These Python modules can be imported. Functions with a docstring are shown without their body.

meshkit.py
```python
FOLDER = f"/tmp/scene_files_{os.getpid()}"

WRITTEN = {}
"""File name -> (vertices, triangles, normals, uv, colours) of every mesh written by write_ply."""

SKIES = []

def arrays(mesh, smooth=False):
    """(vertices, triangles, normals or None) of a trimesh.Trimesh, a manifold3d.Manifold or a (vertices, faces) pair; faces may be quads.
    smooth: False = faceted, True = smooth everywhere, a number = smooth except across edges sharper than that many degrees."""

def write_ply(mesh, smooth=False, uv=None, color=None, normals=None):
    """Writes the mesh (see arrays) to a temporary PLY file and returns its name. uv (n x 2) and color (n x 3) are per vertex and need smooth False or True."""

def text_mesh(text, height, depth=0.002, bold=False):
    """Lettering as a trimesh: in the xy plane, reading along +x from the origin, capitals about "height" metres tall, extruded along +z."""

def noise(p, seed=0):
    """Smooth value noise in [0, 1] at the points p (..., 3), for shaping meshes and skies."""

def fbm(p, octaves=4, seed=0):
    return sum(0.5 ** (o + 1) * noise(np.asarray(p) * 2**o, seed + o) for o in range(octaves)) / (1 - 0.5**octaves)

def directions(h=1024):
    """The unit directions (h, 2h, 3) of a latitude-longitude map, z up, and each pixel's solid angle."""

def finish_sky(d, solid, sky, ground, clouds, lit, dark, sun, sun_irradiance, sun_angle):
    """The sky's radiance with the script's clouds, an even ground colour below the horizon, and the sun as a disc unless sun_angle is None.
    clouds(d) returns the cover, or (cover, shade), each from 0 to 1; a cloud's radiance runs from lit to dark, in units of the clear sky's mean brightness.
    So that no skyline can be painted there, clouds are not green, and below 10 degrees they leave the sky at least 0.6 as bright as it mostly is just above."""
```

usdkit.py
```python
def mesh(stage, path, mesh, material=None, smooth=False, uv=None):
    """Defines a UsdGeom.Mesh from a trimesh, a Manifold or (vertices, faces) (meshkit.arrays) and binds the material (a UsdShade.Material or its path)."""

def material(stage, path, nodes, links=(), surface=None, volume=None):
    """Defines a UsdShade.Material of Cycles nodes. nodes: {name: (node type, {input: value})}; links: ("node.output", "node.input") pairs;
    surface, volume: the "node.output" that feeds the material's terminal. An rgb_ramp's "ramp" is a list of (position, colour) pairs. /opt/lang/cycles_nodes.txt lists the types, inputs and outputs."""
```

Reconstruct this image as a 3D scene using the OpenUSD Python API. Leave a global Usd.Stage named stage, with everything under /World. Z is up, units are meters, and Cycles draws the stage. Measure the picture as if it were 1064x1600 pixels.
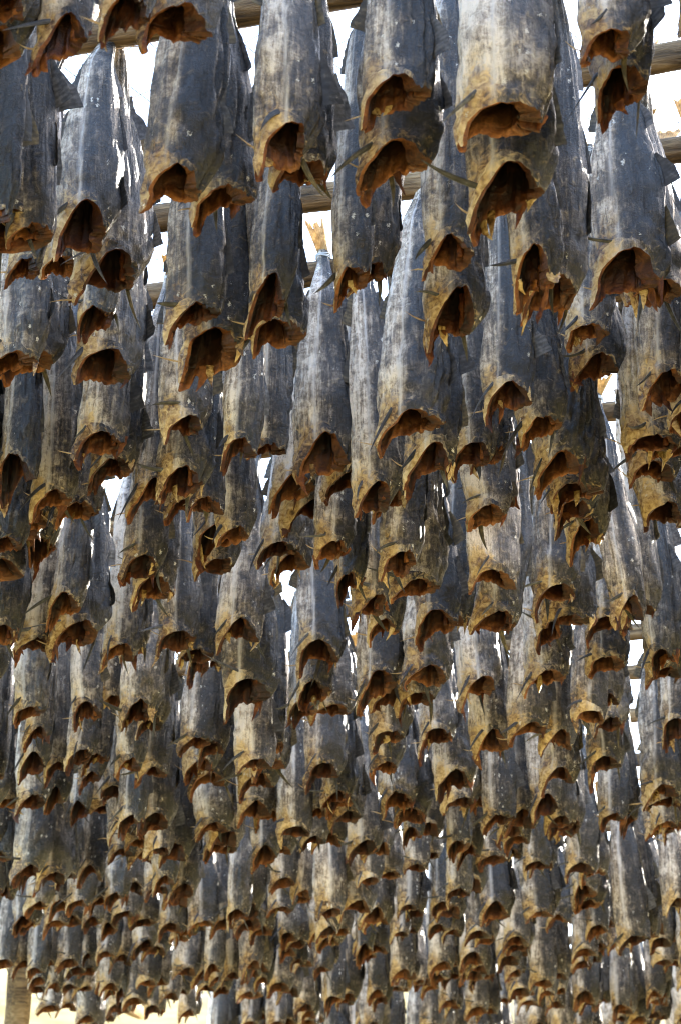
import math, random
import numpy as np
import usdkit, meshkit
from pxr import Usd, UsdGeom, UsdLux, UsdShade, Gf, Sdf, Vt
from scipy.interpolate import CubicSpline

stage = Usd.Stage.CreateInMemory()
UsdGeom.SetStageUpAxis(stage, 'Z')
UsdGeom.SetStageMetersPerUnit(stage, 1.0)
stage.SetDefaultPrim(UsdGeom.Xform.Define(stage, '/World').GetPrim())
UsdGeom.Scope.Define(stage, '/World/Looks')

# ------------------------------------------------------------------ camera
FPX, IW, IH = 3000.0, 1064.0, 1600.0
PITCH = math.atan(1340.0 / FPX)
CAM = np.array([0.0, 0.0, 1.2])
FWD = np.array([0, math.cos(PITCH), math.sin(PITCH)])
UPV = np.array([0, -math.sin(PITCH), math.cos(PITCH)])
RGT = np.array([1.0, 0, 0])
cam = UsdGeom.Camera.Define(stage, '/World/camera')
m = np.eye(4); m[0, :3] = RGT; m[1, :3] = UPV; m[2, :3] = -FWD; m[3, :3] = CAM
cam.AddTransformOp().Set(Gf.Matrix4d(*m.ravel().tolist()))
cam.CreateHorizontalApertureAttr(24.0)
cam.CreateVerticalApertureAttr(24.0 * IH / IW)
cam.CreateFocalLengthAttr(24.0 * FPX / IW)
cam.CreateFStopAttr(8.0)
cam.CreateFocusDistanceAttr(4.4)
cam.CreateExposureAttr(3.4)

# ------------------------------------------------------------------ sky and sun
SUN = np.array([0.76, 0.55, 0.44]); SUN /= np.linalg.norm(SUN)
SUN_EL, SUN_ROT = math.asin(SUN[2]), math.atan2(SUN[0], SUN[1])
sky = UsdLux.DomeLight.Define(stage, '/World/sky')
sky.GetPrim().SetCustomDataByKey('kind', 'structure')
skym = usdkit.material(stage, '/World/Looks/sky_look', {
    'tex': ('sky_texture', {'sky_type': 'single_scattering', 'sun_disc': False, 'sun_elevation': SUN_EL, 'sun_rotation': SUN_ROT, 'aerosol_density': 2.0, 'ozone_density': 0.8}),
    'bg': ('background_shader', {'strength': 0.12})}, [('tex.color', 'bg.color')], surface='bg.background')
UsdShade.MaterialBindingAPI.Apply(sky.GetPrim()).Bind(skym)
sun = UsdLux.DistantLight.Define(stage, '/World/sun')
sun.CreateNormalizeAttr(True); sun.CreateIntensityAttr(0.85); sun.CreateAngleAttr(0.5); sun.CreateColorAttr(Gf.Vec3f(1.0, 0.93, 0.80))
zax = SUN; xax = np.cross([0, 0, 1], zax); xax /= np.linalg.norm(xax); yax = np.cross(zax, xax)
m = np.eye(4); m[0, :3] = xax; m[1, :3] = yax; m[2, :3] = zax
sun.AddTransformOp().Set(Gf.Matrix4d(*m.ravel().tolist()))

# ------------------------------------------------------------------ materials
def mat(name, nodes, links, surface):
    return usdkit.material(stage, '/World/Looks/' + name, nodes, links, surface=surface)

def skin_material():
    """Dried cod skin. Primvar mask: r belly paleness, g cream collar, b lateral line. Colour only: no light in it."""
    N, L = {}, []
    N['tc'] = ('texture_coordinate', {}); N['oi'] = ('object_info', {}); N['at'] = ('attribute', {'attribute': 'mask'})
    N['sep'] = ('separate_color', {'color_type': 'rgb'}); L.append(('at.color', 'sep.color'))
    N['off'] = ('math', {'math_type': 'multiply', 'value2': 37.0}); L.append(('oi.random', 'off.value1'))
    N['ofv'] = ('combine_xyz', {'y': 0.0}); L += [('off.value', 'ofv.x'), ('off.value', 'ofv.z')]
    N['pos'] = ('vector_math', {'math_type': 'add'}); L += [('tc.object', 'pos.vector1'), ('ofv.vector', 'pos.vector2')]
    N['mapS'] = ('mapping', {'mapping_type': 'point', 'scale': (1, 1, 0.11)}); L.append(('pos.vector', 'mapS.vector'))
    N['n1'] = ('noise_texture', {'scale': 17.0, 'detail': 6.0, 'roughness': 0.62, 'distortion': 0.5}); L.append(('pos.vector', 'n1.vector'))
    N['n2'] = ('noise_texture', {'scale': 120.0, 'detail': 6.0, 'roughness': 0.68, 'distortion': 0.4}); L.append(('mapS.vector', 'n2.vector'))
    N['n3'] = ('noise_texture', {'scale': 330.0, 'detail': 3.0, 'roughness': 0.65}); L.append(('pos.vector', 'n3.vector'))
    N['n4'] = ('noise_texture', {'scale': 60.0, 'detail': 4.0, 'roughness': 0.55, 'distortion': 1.2}); L.append(('pos.vector', 'n4.vector'))
    N['n5'] = ('noise_texture', {'scale': 7.0, 'detail': 3.0}); L.append(('pos.vector', 'n5.vector'))
    # tone = .5 n1 + .25 n2 + .25 n4
    N['a1'] = ('math', {'math_type': 'multiply', 'value2': 0.34}); L.append(('n1.fac', 'a1.value1'))
    N['a2'] = ('math', {'math_type': 'multiply_add', 'value2': 0.36}); L += [('n2.fac', 'a2.value1'), ('a1.value', 'a2.value3')]
    N['a3'] = ('math', {'math_type': 'multiply_add', 'value2': 0.18}); L += [('n4.fac', 'a3.value1'), ('a2.value', 'a3.value3')]
    N['a4'] = ('math', {'math_type': 'multiply_add', 'value2': 0.30, 'value3': -0.14}); L.append(('oi.random', 'a4.value1'))
    N['a3b'] = ('math', {'math_type': 'multiply_add', 'value2': 0.12}); L += [('n3.fac', 'a3b.value1'), ('a3.value', 'a3b.value3')]
    N['ac'] = ('math', {'math_type': 'multiply_add', 'value2': 2.7, 'value3': -0.87}); L.append(('a3b.value', 'ac.value1'))
    N['a5'] = ('math', {'math_type': 'add'}); L += [('ac.value', 'a5.value1'), ('a4.value', 'a5.value2')]
    N['back'] = ('rgb_ramp', {'ramp': [(0.28, (0.0035, 0.0028, 0.002)), (0.42, (0.014, 0.011, 0.0082)), (0.54, (0.048, 0.038, 0.029)), (0.66, (0.155, 0.127, 0.099)), (0.80, (0.37, 0.325, 0.27))]})
    L.append(('a5.value', 'back.fac'))
    N['belly'] = ('rgb_ramp', {'ramp': [(0.24, (0.055, 0.043, 0.031)), (0.40, (0.21, 0.17, 0.125)), (0.53, (0.46, 0.395, 0.315)), (0.67, (0.76, 0.695, 0.60))]})
    L.append(('a5.value', 'belly.fac'))
    N['cream'] = ('rgb_ramp', {'ramp': [(0.28, (0.028, 0.014, 0.005)), (0.40, (0.12, 0.062, 0.018)), (0.52, (0.32, 0.20, 0.070)), (0.64, (0.48, 0.335, 0.135)), (0.80, (0.66, 0.50, 0.25))]})
    N['a6'] = ('math', {'math_type': 'multiply', 'value2': 0.55}); L.append(('n4.fac', 'a6.value1'))
    N['a7'] = ('math', {'math_type': 'multiply_add', 'value2': 0.45}); L += [('n1.fac', 'a7.value1'), ('a6.value', 'a7.value3')]
    N['a8'] = ('math', {'math_type': 'multiply_add', 'value2': 1.7, 'value3': -0.36}); L.append(('a7.value', 'a8.value1'))
    N['a9'] = ('math', {'math_type': 'multiply_add', 'value2': 0.24, 'value3': -0.06}); L.append(('oi.random', 'a9.value1'))
    N['a10'] = ('math', {'math_type': 'add'}); L += [('a8.value', 'a10.value1'), ('a9.value', 'a10.value2')]
    L.append(('a10.value', 'cream.fac'))
    # belly factor broken up by noise
    N['b1'] = ('math', {'math_type': 'multiply_add', 'value2': 0.8, 'value3': -0.40}); L.append(('n5.fac', 'b1.value1'))
    N['b2'] = ('math', {'math_type': 'add'}); L += [('sep.r', 'b2.value1'), ('b1.value', 'b2.value2')]
    N['bm'] = ('map_range', {'range_type': 'smoothstep', 'from_min': 0.34, 'from_max': 0.86, 'to_min': 0.0, 'to_max': 1.0}); L.append(('b2.value', 'bm.value'))
    N['dk'] = ('map_range', {'range_type': 'smoothstep', 'from_min': -0.05, 'from_max': 0.36, 'to_min': 0.20, 'to_max': 1.0}); L.append(('b2.value', 'dk.value'))
    N['dkc'] = ('combine_color', {'color_type': 'rgb'}); L += [('dk.result', 'dkc.r'), ('dk.result', 'dkc.g'), ('dk.result', 'dkc.b')]
    N['bkd'] = ('mix', {'mix_type': 'multiply', 'fac': 1.0}); L += [('back.color', 'bkd.color1'), ('dkc.color', 'bkd.color2')]
    N['mx1'] = ('mix', {'mix_type': 'mix'}); L += [('bm.result', 'mx1.fac'), ('bkd.color', 'mx1.color1'), ('belly.color', 'mx1.color2')]
    N['g1'] = ('math', {'math_type': 'multiply_add', 'value2': 1.5, 'value3': -0.78}); L.append(('n4.fac', 'g1.value1'))
    N['g2'] = ('math', {'math_type': 'add', 'use_clamp': True}); L += [('sep.g', 'g2.value1'), ('g1.value', 'g2.value2')]
    N['gm'] = ('map_range', {'range_type': 'smoothstep', 'from_min': 0.12, 'from_max': 0.72, 'to_min': 0.0, 'to_max': 1.0}); L.append(('g2.value', 'gm.value'))
    N['mx2'] = ('mix', {'mix_type': 'mix'}); L += [('gm.result', 'mx2.fac'), ('mx1.color', 'mx2.color1'), ('cream.color', 'mx2.color2')]
    N['l0'] = ('math', {'math_type': 'multiply', 'value2': 1.5}); L.append(('n2.fac', 'l0.value1'))
    N['l1'] = ('math', {'math_type': 'multiply', 'use_clamp': True}); L += [('sep.b', 'l1.value1'), ('l0.value', 'l1.value2')]
    N['mx3'] = ('mix', {'mix_type': 'mix', 'color2': (0.58, 0.56, 0.54)}); L += [('l1.value', 'mx3.fac'), ('mx2.color', 'mx3.color1')]
    # dry white flecks of salt and scale
    N['mapV'] = ('mapping', {'mapping_type': 'point', 'scale': (1, 1, 0.62)}); L.append(('pos.vector', 'mapV.vector'))
    N['nw'] = ('vector_math', {'math_type': 'scale', 'scale': 0.016}); L.append(('n3.color', 'nw.vector1'))
    N['nv'] = ('vector_math', {'math_type': 'add'}); L += [('mapV.vector', 'nv.vector1'), ('nw.vector', 'nv.vector2')]
    N['vo'] = ('voronoi_texture', {'scale': 76.0, 'feature': 'f1'}); L.append(('nv.vector', 'vo.vector'))
    N['v1'] = ('separate_color', {'color_type': 'rgb'}); L.append(('vo.color', 'v1.color'))
    N['v2'] = ('math', {'math_type': 'multiply', 'value2': 0.30}); L.append(('v1.r', 'v2.value1'))
    N['v3'] = ('math', {'math_type': 'less_than'}); L += [('vo.distance', 'v3.value1'), ('v2.value', 'v3.value2')]
    N['v4'] = ('math', {'math_type': 'greater_than', 'value2': 0.48}); L.append(('v1.g', 'v4.value1'))
    N['v5'] = ('math', {'math_type': 'greater_than', 'value2': 0.54}); L.append(('n5.fac', 'v5.value1'))
    N['v6'] = ('math', {'math_type': 'multiply'}); L += [('v3.value', 'v6.value1'), ('v4.value', 'v6.value2')]
    N['v7'] = ('math', {'math_type': 'multiply'}); L += [('v6.value', 'v7.value1'), ('v5.value', 'v7.value2')]
    N['v8'] = ('math', {'math_type': 'multiply', 'value2': 0.85}); L.append(('v7.value', 'v8.value1'))
    N['mx4'] = ('mix', {'mix_type': 'mix', 'color2': (0.72, 0.70, 0.65)}); L += [('v8.value', 'mx4.fac'), ('mx3.color', 'mx4.color1')]
    # gloss
    N['ro'] = ('map_range', {'from_min': 0.3, 'from_max': 0.7, 'to_min': 0.15, 'to_max': 0.36}); L.append(('n4.fac', 'ro.value'))
    # relief
    N['h1'] = ('math', {'math_type': 'multiply', 'value2': 0.20}); L.append(('n4.fac', 'h1.value1'))
    N['h2'] = ('math', {'math_type': 'multiply_add', 'value2': 0.5}); L += [('n2.fac', 'h2.value1'), ('h1.value', 'h2.value3')]
    N['h3'] = ('math', {'math_type': 'multiply_add', 'value2': 0.16}); L += [('n3.fac', 'h3.value1'), ('h2.value', 'h3.value3')]
    N['h4'] = ('math', {'math_type': 'multiply_add', 'value2': 0.25}); L += [('v7.value', 'h4.value1'), ('h3.value', 'h4.value3')]
    N['bp'] = ('bump', {'strength': 0.9, 'distance': 0.010}); L.append(('h4.value', 'bp.height'))
    N['p'] = ('principled_bsdf', {'specular_ior_level': 0.62})
    L += [('mx4.color', 'p.base_color'), ('ro.result', 'p.roughness'), ('bp.normal', 'p.normal')]
    return mat('cod_skin', N, L, 'p.BSDF')

def flesh_material():
    """Dried flesh inside the body, its deep tone darkened to stand for shade in the hollow. mask r: thin amber edge, g: ridge tone."""
    N, L = {}, []
    N['tc'] = ('texture_coordinate', {}); N['oi'] = ('object_info', {}); N['at'] = ('attribute', {'attribute': 'mask'})
    N['sep'] = ('separate_color', {'color_type': 'rgb'}); L.append(('at.color', 'sep.color'))
    N['off'] = ('math', {'math_type': 'multiply', 'value2': 53.0}); L.append(('oi.random', 'off.value1'))
    N['ofv'] = ('combine_xyz', {}); L += [('off.value', 'ofv.x'), ('off.value', 'ofv.y')]
    N['pos'] = ('vector_math', {'math_type': 'add'}); L += [('tc.object', 'pos.vector1'), ('ofv.vector', 'pos.vector2')]
    N['n1'] = ('noise_texture', {'scale': 34.0, 'detail': 5.0, 'roughness': 0.6, 'distortion': 0.8}); L.append(('pos.vector', 'n1.vector'))
    N['n2'] = ('noise_texture', {'scale': 130.0, 'detail': 4.0, 'roughness': 0.6}); L.append(('pos.vector', 'n2.vector'))
    N['deep'] = ('rgb_ramp', {'ramp': [(0.36, (0.0015, 0.001, 0.0008)), (0.52, (0.005, 0.0022, 0.0013)), (0.72, (0.03, 0.010, 0.004))]}); L.append(('n1.fac', 'deep.fac'))  # dark membrane, deepened further with painted shade of the hollow
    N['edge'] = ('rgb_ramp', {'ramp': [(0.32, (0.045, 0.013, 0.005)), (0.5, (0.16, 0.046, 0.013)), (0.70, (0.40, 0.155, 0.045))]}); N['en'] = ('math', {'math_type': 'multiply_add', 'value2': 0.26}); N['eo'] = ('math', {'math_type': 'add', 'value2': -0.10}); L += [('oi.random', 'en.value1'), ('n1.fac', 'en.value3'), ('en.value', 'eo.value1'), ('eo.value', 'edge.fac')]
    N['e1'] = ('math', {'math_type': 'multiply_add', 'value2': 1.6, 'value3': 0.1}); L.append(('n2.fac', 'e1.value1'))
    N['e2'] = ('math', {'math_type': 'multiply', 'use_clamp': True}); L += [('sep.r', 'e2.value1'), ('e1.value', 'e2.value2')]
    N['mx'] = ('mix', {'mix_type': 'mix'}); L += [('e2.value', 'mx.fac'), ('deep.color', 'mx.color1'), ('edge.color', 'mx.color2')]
    N['h'] = ('math', {'math_type': 'multiply_add', 'value2': 0.4}); L += [('n2.fac', 'h.value1'), ('n1.fac', 'h.value3')]
    N['bp'] = ('bump', {'strength': 0.7, 'distance': 0.008}); L.append(('h.value', 'bp.height'))
    N['p'] = ('principled_bsdf', {'roughness': 0.42, 'specular_ior_level': 0.35}); L += [('mx.color', 'p.base_color'), ('bp.normal', 'p.normal')]
    N['tl'] = ('translucent_bsdf', {}); L.append(('mx.color', 'tl.color'))
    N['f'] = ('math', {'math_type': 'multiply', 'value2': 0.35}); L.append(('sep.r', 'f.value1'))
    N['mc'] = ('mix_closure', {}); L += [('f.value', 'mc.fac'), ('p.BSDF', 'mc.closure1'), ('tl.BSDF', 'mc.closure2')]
    return mat('dried_flesh', N, L, 'mc.closure')

def fin_material(name, dark, mid, pale, trans):
    """Ribbed fin skin; mask r runs along the rays, g across them."""
    N, L = {}, []
    N['oi'] = ('object_info', {}); N['at'] = ('attribute', {'attribute': 'mask'}); N['tc'] = ('texture_coordinate', {})
    N['sep'] = ('separate_color', {'color_type': 'rgb'}); L.append(('at.color', 'sep.color'))
    N['n'] = ('noise_texture', {'scale': 70.0, 'detail': 4.0, 'roughness': 0.6}); L.append(('tc.object', 'n.vector'))
    N['s1'] = ('math', {'math_type': 'multiply', 'value2': 62.0}); L.append(('sep.g', 's1.value1'))
    N['s2'] = ('math', {'math_type': 'sine'}); L.append(('s1.value', 's2.value1'))
    N['s3'] = ('math', {'math_type': 'multiply_add', 'value2': 0.05}); L += [('s2.value', 's3.value1'), ('n.fac', 's3.value3')]
    N['s4'] = ('math', {'math_type': 'multiply_add', 'value2': 0.2, 'value3': -0.1}); L.append(('oi.random', 's4.value1'))
    N['s5'] = ('math', {'math_type': 'add'}); L += [('s3.value', 's5.value1'), ('s4.value', 's5.value2')]
    N['r'] = ('rgb_ramp', {'ramp': [(0.28, dark), (0.5, mid), (0.74, pale)]}); L.append(('s5.value', 'r.fac'))
    N['bp'] = ('bump', {'strength': 0.6, 'distance': 0.003}); L.append(('s3.value', 'bp.height'))
    N['p'] = ('principled_bsdf', {'roughness': 0.45, 'specular_ior_level': 0.5}); L += [('r.color', 'p.base_color'), ('bp.normal', 'p.normal')]
    N['tl'] = ('translucent_bsdf', {}); L.append(('r.color', 'tl.color'))
    N['mc'] = ('mix_closure', {'fac': trans}); L += [('p.BSDF', 'mc.closure1'), ('tl.BSDF', 'mc.closure2')]
    return mat(name, N, L, 'mc.closure')

def wood_material(name, dark, mid, pale):
    N, L = {}, []
    N['tc'] = ('texture_coordinate', {}); N['oi'] = ('object_info', {})
    N['off'] = ('math', {'math_type': 'multiply', 'value2': 41.0}); L.append(('oi.random', 'off.value1'))
    N['ofv'] = ('combine_xyz', {}); L.append(('off.value', 'ofv.x'))
    N['pos'] = ('vector_math', {'math_type': 'add'}); L += [('tc.object', 'pos.vector1'), ('ofv.vector', 'pos.vector2')]
    N['mp'] = ('mapping', {'mapping_type': 'point', 'scale': (0.10, 1, 1)}); L.append(('pos.vector', 'mp.vector'))
    N['n1'] = ('noise_texture', {'scale': 75.0, 'detail': 6.0, 'roughness': 0.65, 'distortion': 0.6}); L.append(('mp.vector', 'n1.vector'))
    N['n2'] = ('noise_texture', {'scale': 5.0, 'detail': 4.0}); L.append(('pos.vector', 'n2.vector'))
    N['a1'] = ('math', {'math_type': 'multiply', 'value2': 0.6}); L.append(('n1.fac', 'a1.value1'))
    N['a2'] = ('math', {'math_type': 'multiply_add', 'value2': 0.4}); L += [('n2.fac', 'a2.value1'), ('a1.value', 'a2.value3')]
    N['r'] = ('rgb_ramp', {'ramp': [(0.38, dark), (0.5, mid), (0.64, pale)]}); L.append(('a2.value', 'r.fac'))
    N['bp'] = ('bump', {'strength': 1.0, 'distance': 0.014}); L.append(('n1.fac', 'bp.height'))
    N['p'] = ('principled_bsdf', {'roughness': 0.75, 'specular_ior_level': 0.3}); L += [('r.color', 'p.base_color'), ('bp.normal', 'p.normal')]
    return mat(name, N, L, 'p.BSDF')

SKIN = skin_material()
FLESH = flesh_material()
FIN_DARK = fin_material('fin_dark', (0.010, 0.010, 0.011), (0.034, 0.034, 0.038), (0.13, 0.13, 0.135), 0.08)
FIN_OLIVE = fin_material('fin_olive', (0.02, 0.017, 0.010), (0.065, 0.054, 0.030), (0.19, 0.155, 0.085), 0.2)
FIN_TAN = fin_material('fin_tan', (0.14, 0.09, 0.04), (0.36, 0.25, 0.12), (0.58, 0.44, 0.24), 0.4)
FIN_CREAM = fin_material('fin_cream', (0.25, 0.16, 0.07), (0.5, 0.36, 0.18), (0.66, 0.54, 0.34), 0.3)
WOOD = wood_material('pole_wood', (0.018, 0.011, 0.006), (0.115, 0.072, 0.036), (0.30, 0.205, 0.11))
POST_WOOD = wood_material('post_wood', (0.05, 0.03, 0.012), (0.19, 0.125, 0.052), (0.34, 0.235, 0.11))
STRING = mat('string_look', {'p': ('principled_bsdf', {'base_color': (0.34, 0.36, 0.38), 'roughness': 0.7})}, [], 'p.BSDF')
NETM = mat('net_twine', {'p': ('principled_bsdf', {'base_color': (0.10, 0.11, 0.12), 'roughness': 0.6})}, [], 'p.BSDF')

def ground_material(name, cols, scale):
    N = {'g': ('geometry', {}), 'n1': ('noise_texture', {'scale': scale, 'detail': 8.0, 'roughness': 0.62}), 'n2': ('noise_texture', {'scale': scale * 14, 'detail': 5.0, 'roughness': 0.6}),
         'a': ('math', {'math_type': 'multiply', 'value2': 0.55}), 'b': ('math', {'math_type': 'multiply_add', 'value2': 0.45}),
         'r': ('rgb_ramp', {'ramp': list(zip((0.34, 0.48, 0.62), cols))}), 'bp': ('bump', {'strength': 0.6, 'distance': 0.08}),
         'p': ('principled_bsdf', {'roughness': 0.9, 'specular_ior_level': 0.2})}
    L = [('g.position', 'n1.vector'), ('g.position', 'n2.vector'), ('n1.fac', 'a.value1'), ('n2.fac', 'b.value1'), ('a.value', 'b.value3'), ('b.value', 'r.fac'),
         ('b.value', 'bp.height'), ('r.color', 'p.base_color'), ('bp.normal', 'p.normal')]
    return mat(name, N, L, 'p.BSDF')
GRASS = ground_material('dry_grass', [(0.12, 0.085, 0.035), (0.2, 0.15, 0.065), (0.27, 0.22, 0.12)], 0.5)
HILLM = ground_material('hill_grass', [(0.10, 0.082, 0.032), (0.19, 0.155, 0.06), (0.27, 0.23, 0.115)], 0.06)

# ------------------------------------------------------------------ helpers
used = {}
def numbered(path, name):
    k = used.get((path, name), -1) + 1
    used[(path, name)] = k
    return f'{path}/{name}' if k == 0 else f'{path}/{name}_{k:03d}'

def add_mesh(name, v, f, material, parent='/World', mask=None, smooth=True):
    path = numbered(parent, name)
    g = usdkit.mesh(stage, path, (v, f), material, smooth=smooth)
    if mask is not None:
        UsdGeom.PrimvarsAPI(g).CreatePrimvar('mask', Sdf.ValueTypeNames.Color3fArray, 'vertex').Set(Vt.Vec3fArray.FromNumpy(np.asarray(mask, np.float32)))
    return g.GetPrim()

def tag(prim, label=None, cat=None, group=None, kind=None):
    for k, v in (('label', label), ('category', cat), ('group', group), ('kind', kind)):
        if v: prim.SetCustomDataByKey(k, v)
    return prim

def grid_faces(nr, nc, wrap=True, flip=False):
    i = np.arange(nr - 1)[:, None]; j = np.arange(nc if wrap else nc - 1)[None, :]
    j2 = (j + 1) % nc
    q = np.stack([i * nc + j, i * nc + j2, (i + 1) * nc + j2, (i + 1) * nc + j], -1).reshape(-1, 4)
    return q[:, ::-1] if flip else q

def smoothstep(a, b, x):
    t = np.clip((x - a) / (b - a), 0, 1)
    return t * t * (3 - 2 * t)

def tube(points, radii, n=10, squash=1.0, side=(0, 1, 0), caps=True):
    """A tube along points; elliptical when squash < 1 (thin along 'side')."""
    p = np.asarray(points, float); r = np.broadcast_to(np.asarray(radii, float), len(p))
    t = np.gradient(p, axis=0); t /= np.linalg.norm(t, axis=1, keepdims=True) + 1e-12
    a = np.cross(t, np.asarray(side, float)); a /= np.linalg.norm(a, axis=1, keepdims=True) + 1e-9
    b = np.cross(t, a)
    th = np.linspace(0, 2 * np.pi, n, endpoint=False)
    v = p[:, None] + r[:, None, None] * (np.cos(th)[None, :, None] * a[:, None] + squash * np.sin(th)[None, :, None] * b[:, None])
    v = v.reshape(-1, 3); f = grid_faces(len(p), n)
    tri = np.vstack([f[:, [0, 1, 2]], f[:, [0, 2, 3]]])
    if caps:
        k = len(v); v = np.vstack([v, p[0], p[-1]])
        j = np.arange(n); e = (len(p) - 1) * n
        tri = np.vstack([tri, np.stack([np.full(n, k), (j + 1) % n, j], 1), np.stack([np.full(n, k + 1), e + j, e + (j + 1) % n], 1)])
    return v, tri

# ------------------------------------------------------------------ a headless dried cod
def blade(root, direction, length, w0, w1, thick, bend=(0, 0, 0), side=None, n=9, m=8, rng=None):
    """A dried fin folded into a flat tapering blade."""
    d = np.asarray(direction, float); d /= np.linalg.norm(d)
    u = np.linspace(0, 1, n)
    p = np.asarray(root, float) + d * (u * length)[:, None] + np.asarray(bend, float) * (u ** 2)[:, None]
    prof = np.interp(u, [0, .12, .5, .82, 1], [w0, w1, w1 * .8, w1 * .36, w1 * .05])
    if side is None: side = np.cross(d, [0.3, 0.2, 1.0])
    v, f = tube(p, prof / 2, n=m, squash=thick / max(w1, 1e-6), side=side)
    mask = np.zeros((len(v), 3)); mask[:n * m, 0] = np.repeat(u, m); mask[:n * m, 1] = np.tile(np.abs(np.linspace(-1, 1, m)), n) * .3
    return v, f, mask

def fan(base, outs, rib, rng, na=15, jag=0.16):
    """A ribbed sheet: base (k x 3) points along the body, outs (k x 3) the ray vectors."""
    s = np.linspace(0, 1, na); k = np.linspace(0, 1, len(base))
    b = np.stack([np.interp(s, k, np.asarray(base)[:, i]) for i in range(3)], 1)
    o = np.stack([np.interp(s, k, np.asarray(outs)[:, i]) for i in range(3)], 1)
    o = o * (1 - jag * rng.random(na))[:, None]
    nrm = np.cross(np.gradient(b, axis=0) + 1e-9, o); nrm /= np.linalg.norm(nrm, axis=1, keepdims=True) + 1e-12
    rows = []
    cur = rng.uniform(-.25, .25)
    for h in (0, .35, .7, 1.0):
        rows.append(b + o * h + nrm * (rib * h * np.where(np.arange(na) % 2, 1, -1))[:, None] + nrm * (np.linalg.norm(o, axis=1) * cur * h * h)[:, None])
    v = np.concatenate(rows); f = grid_faces(4, na, wrap=False)
    mask = np.zeros((len(v), 3)); mask[:, 0] = np.repeat([0, .35, .7, 1], na); mask[:, 1] = np.tile(s, 4)
    # a second face just behind the first gives the sheet its thickness
    v2 = np.concatenate(rows) + np.tile(nrm, (4, 1)) * 0.0012
    return np.vstack([v, v2]), np.vstack([f, f[:, ::-1] + len(v)]), np.vstack([mask, mask])

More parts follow.
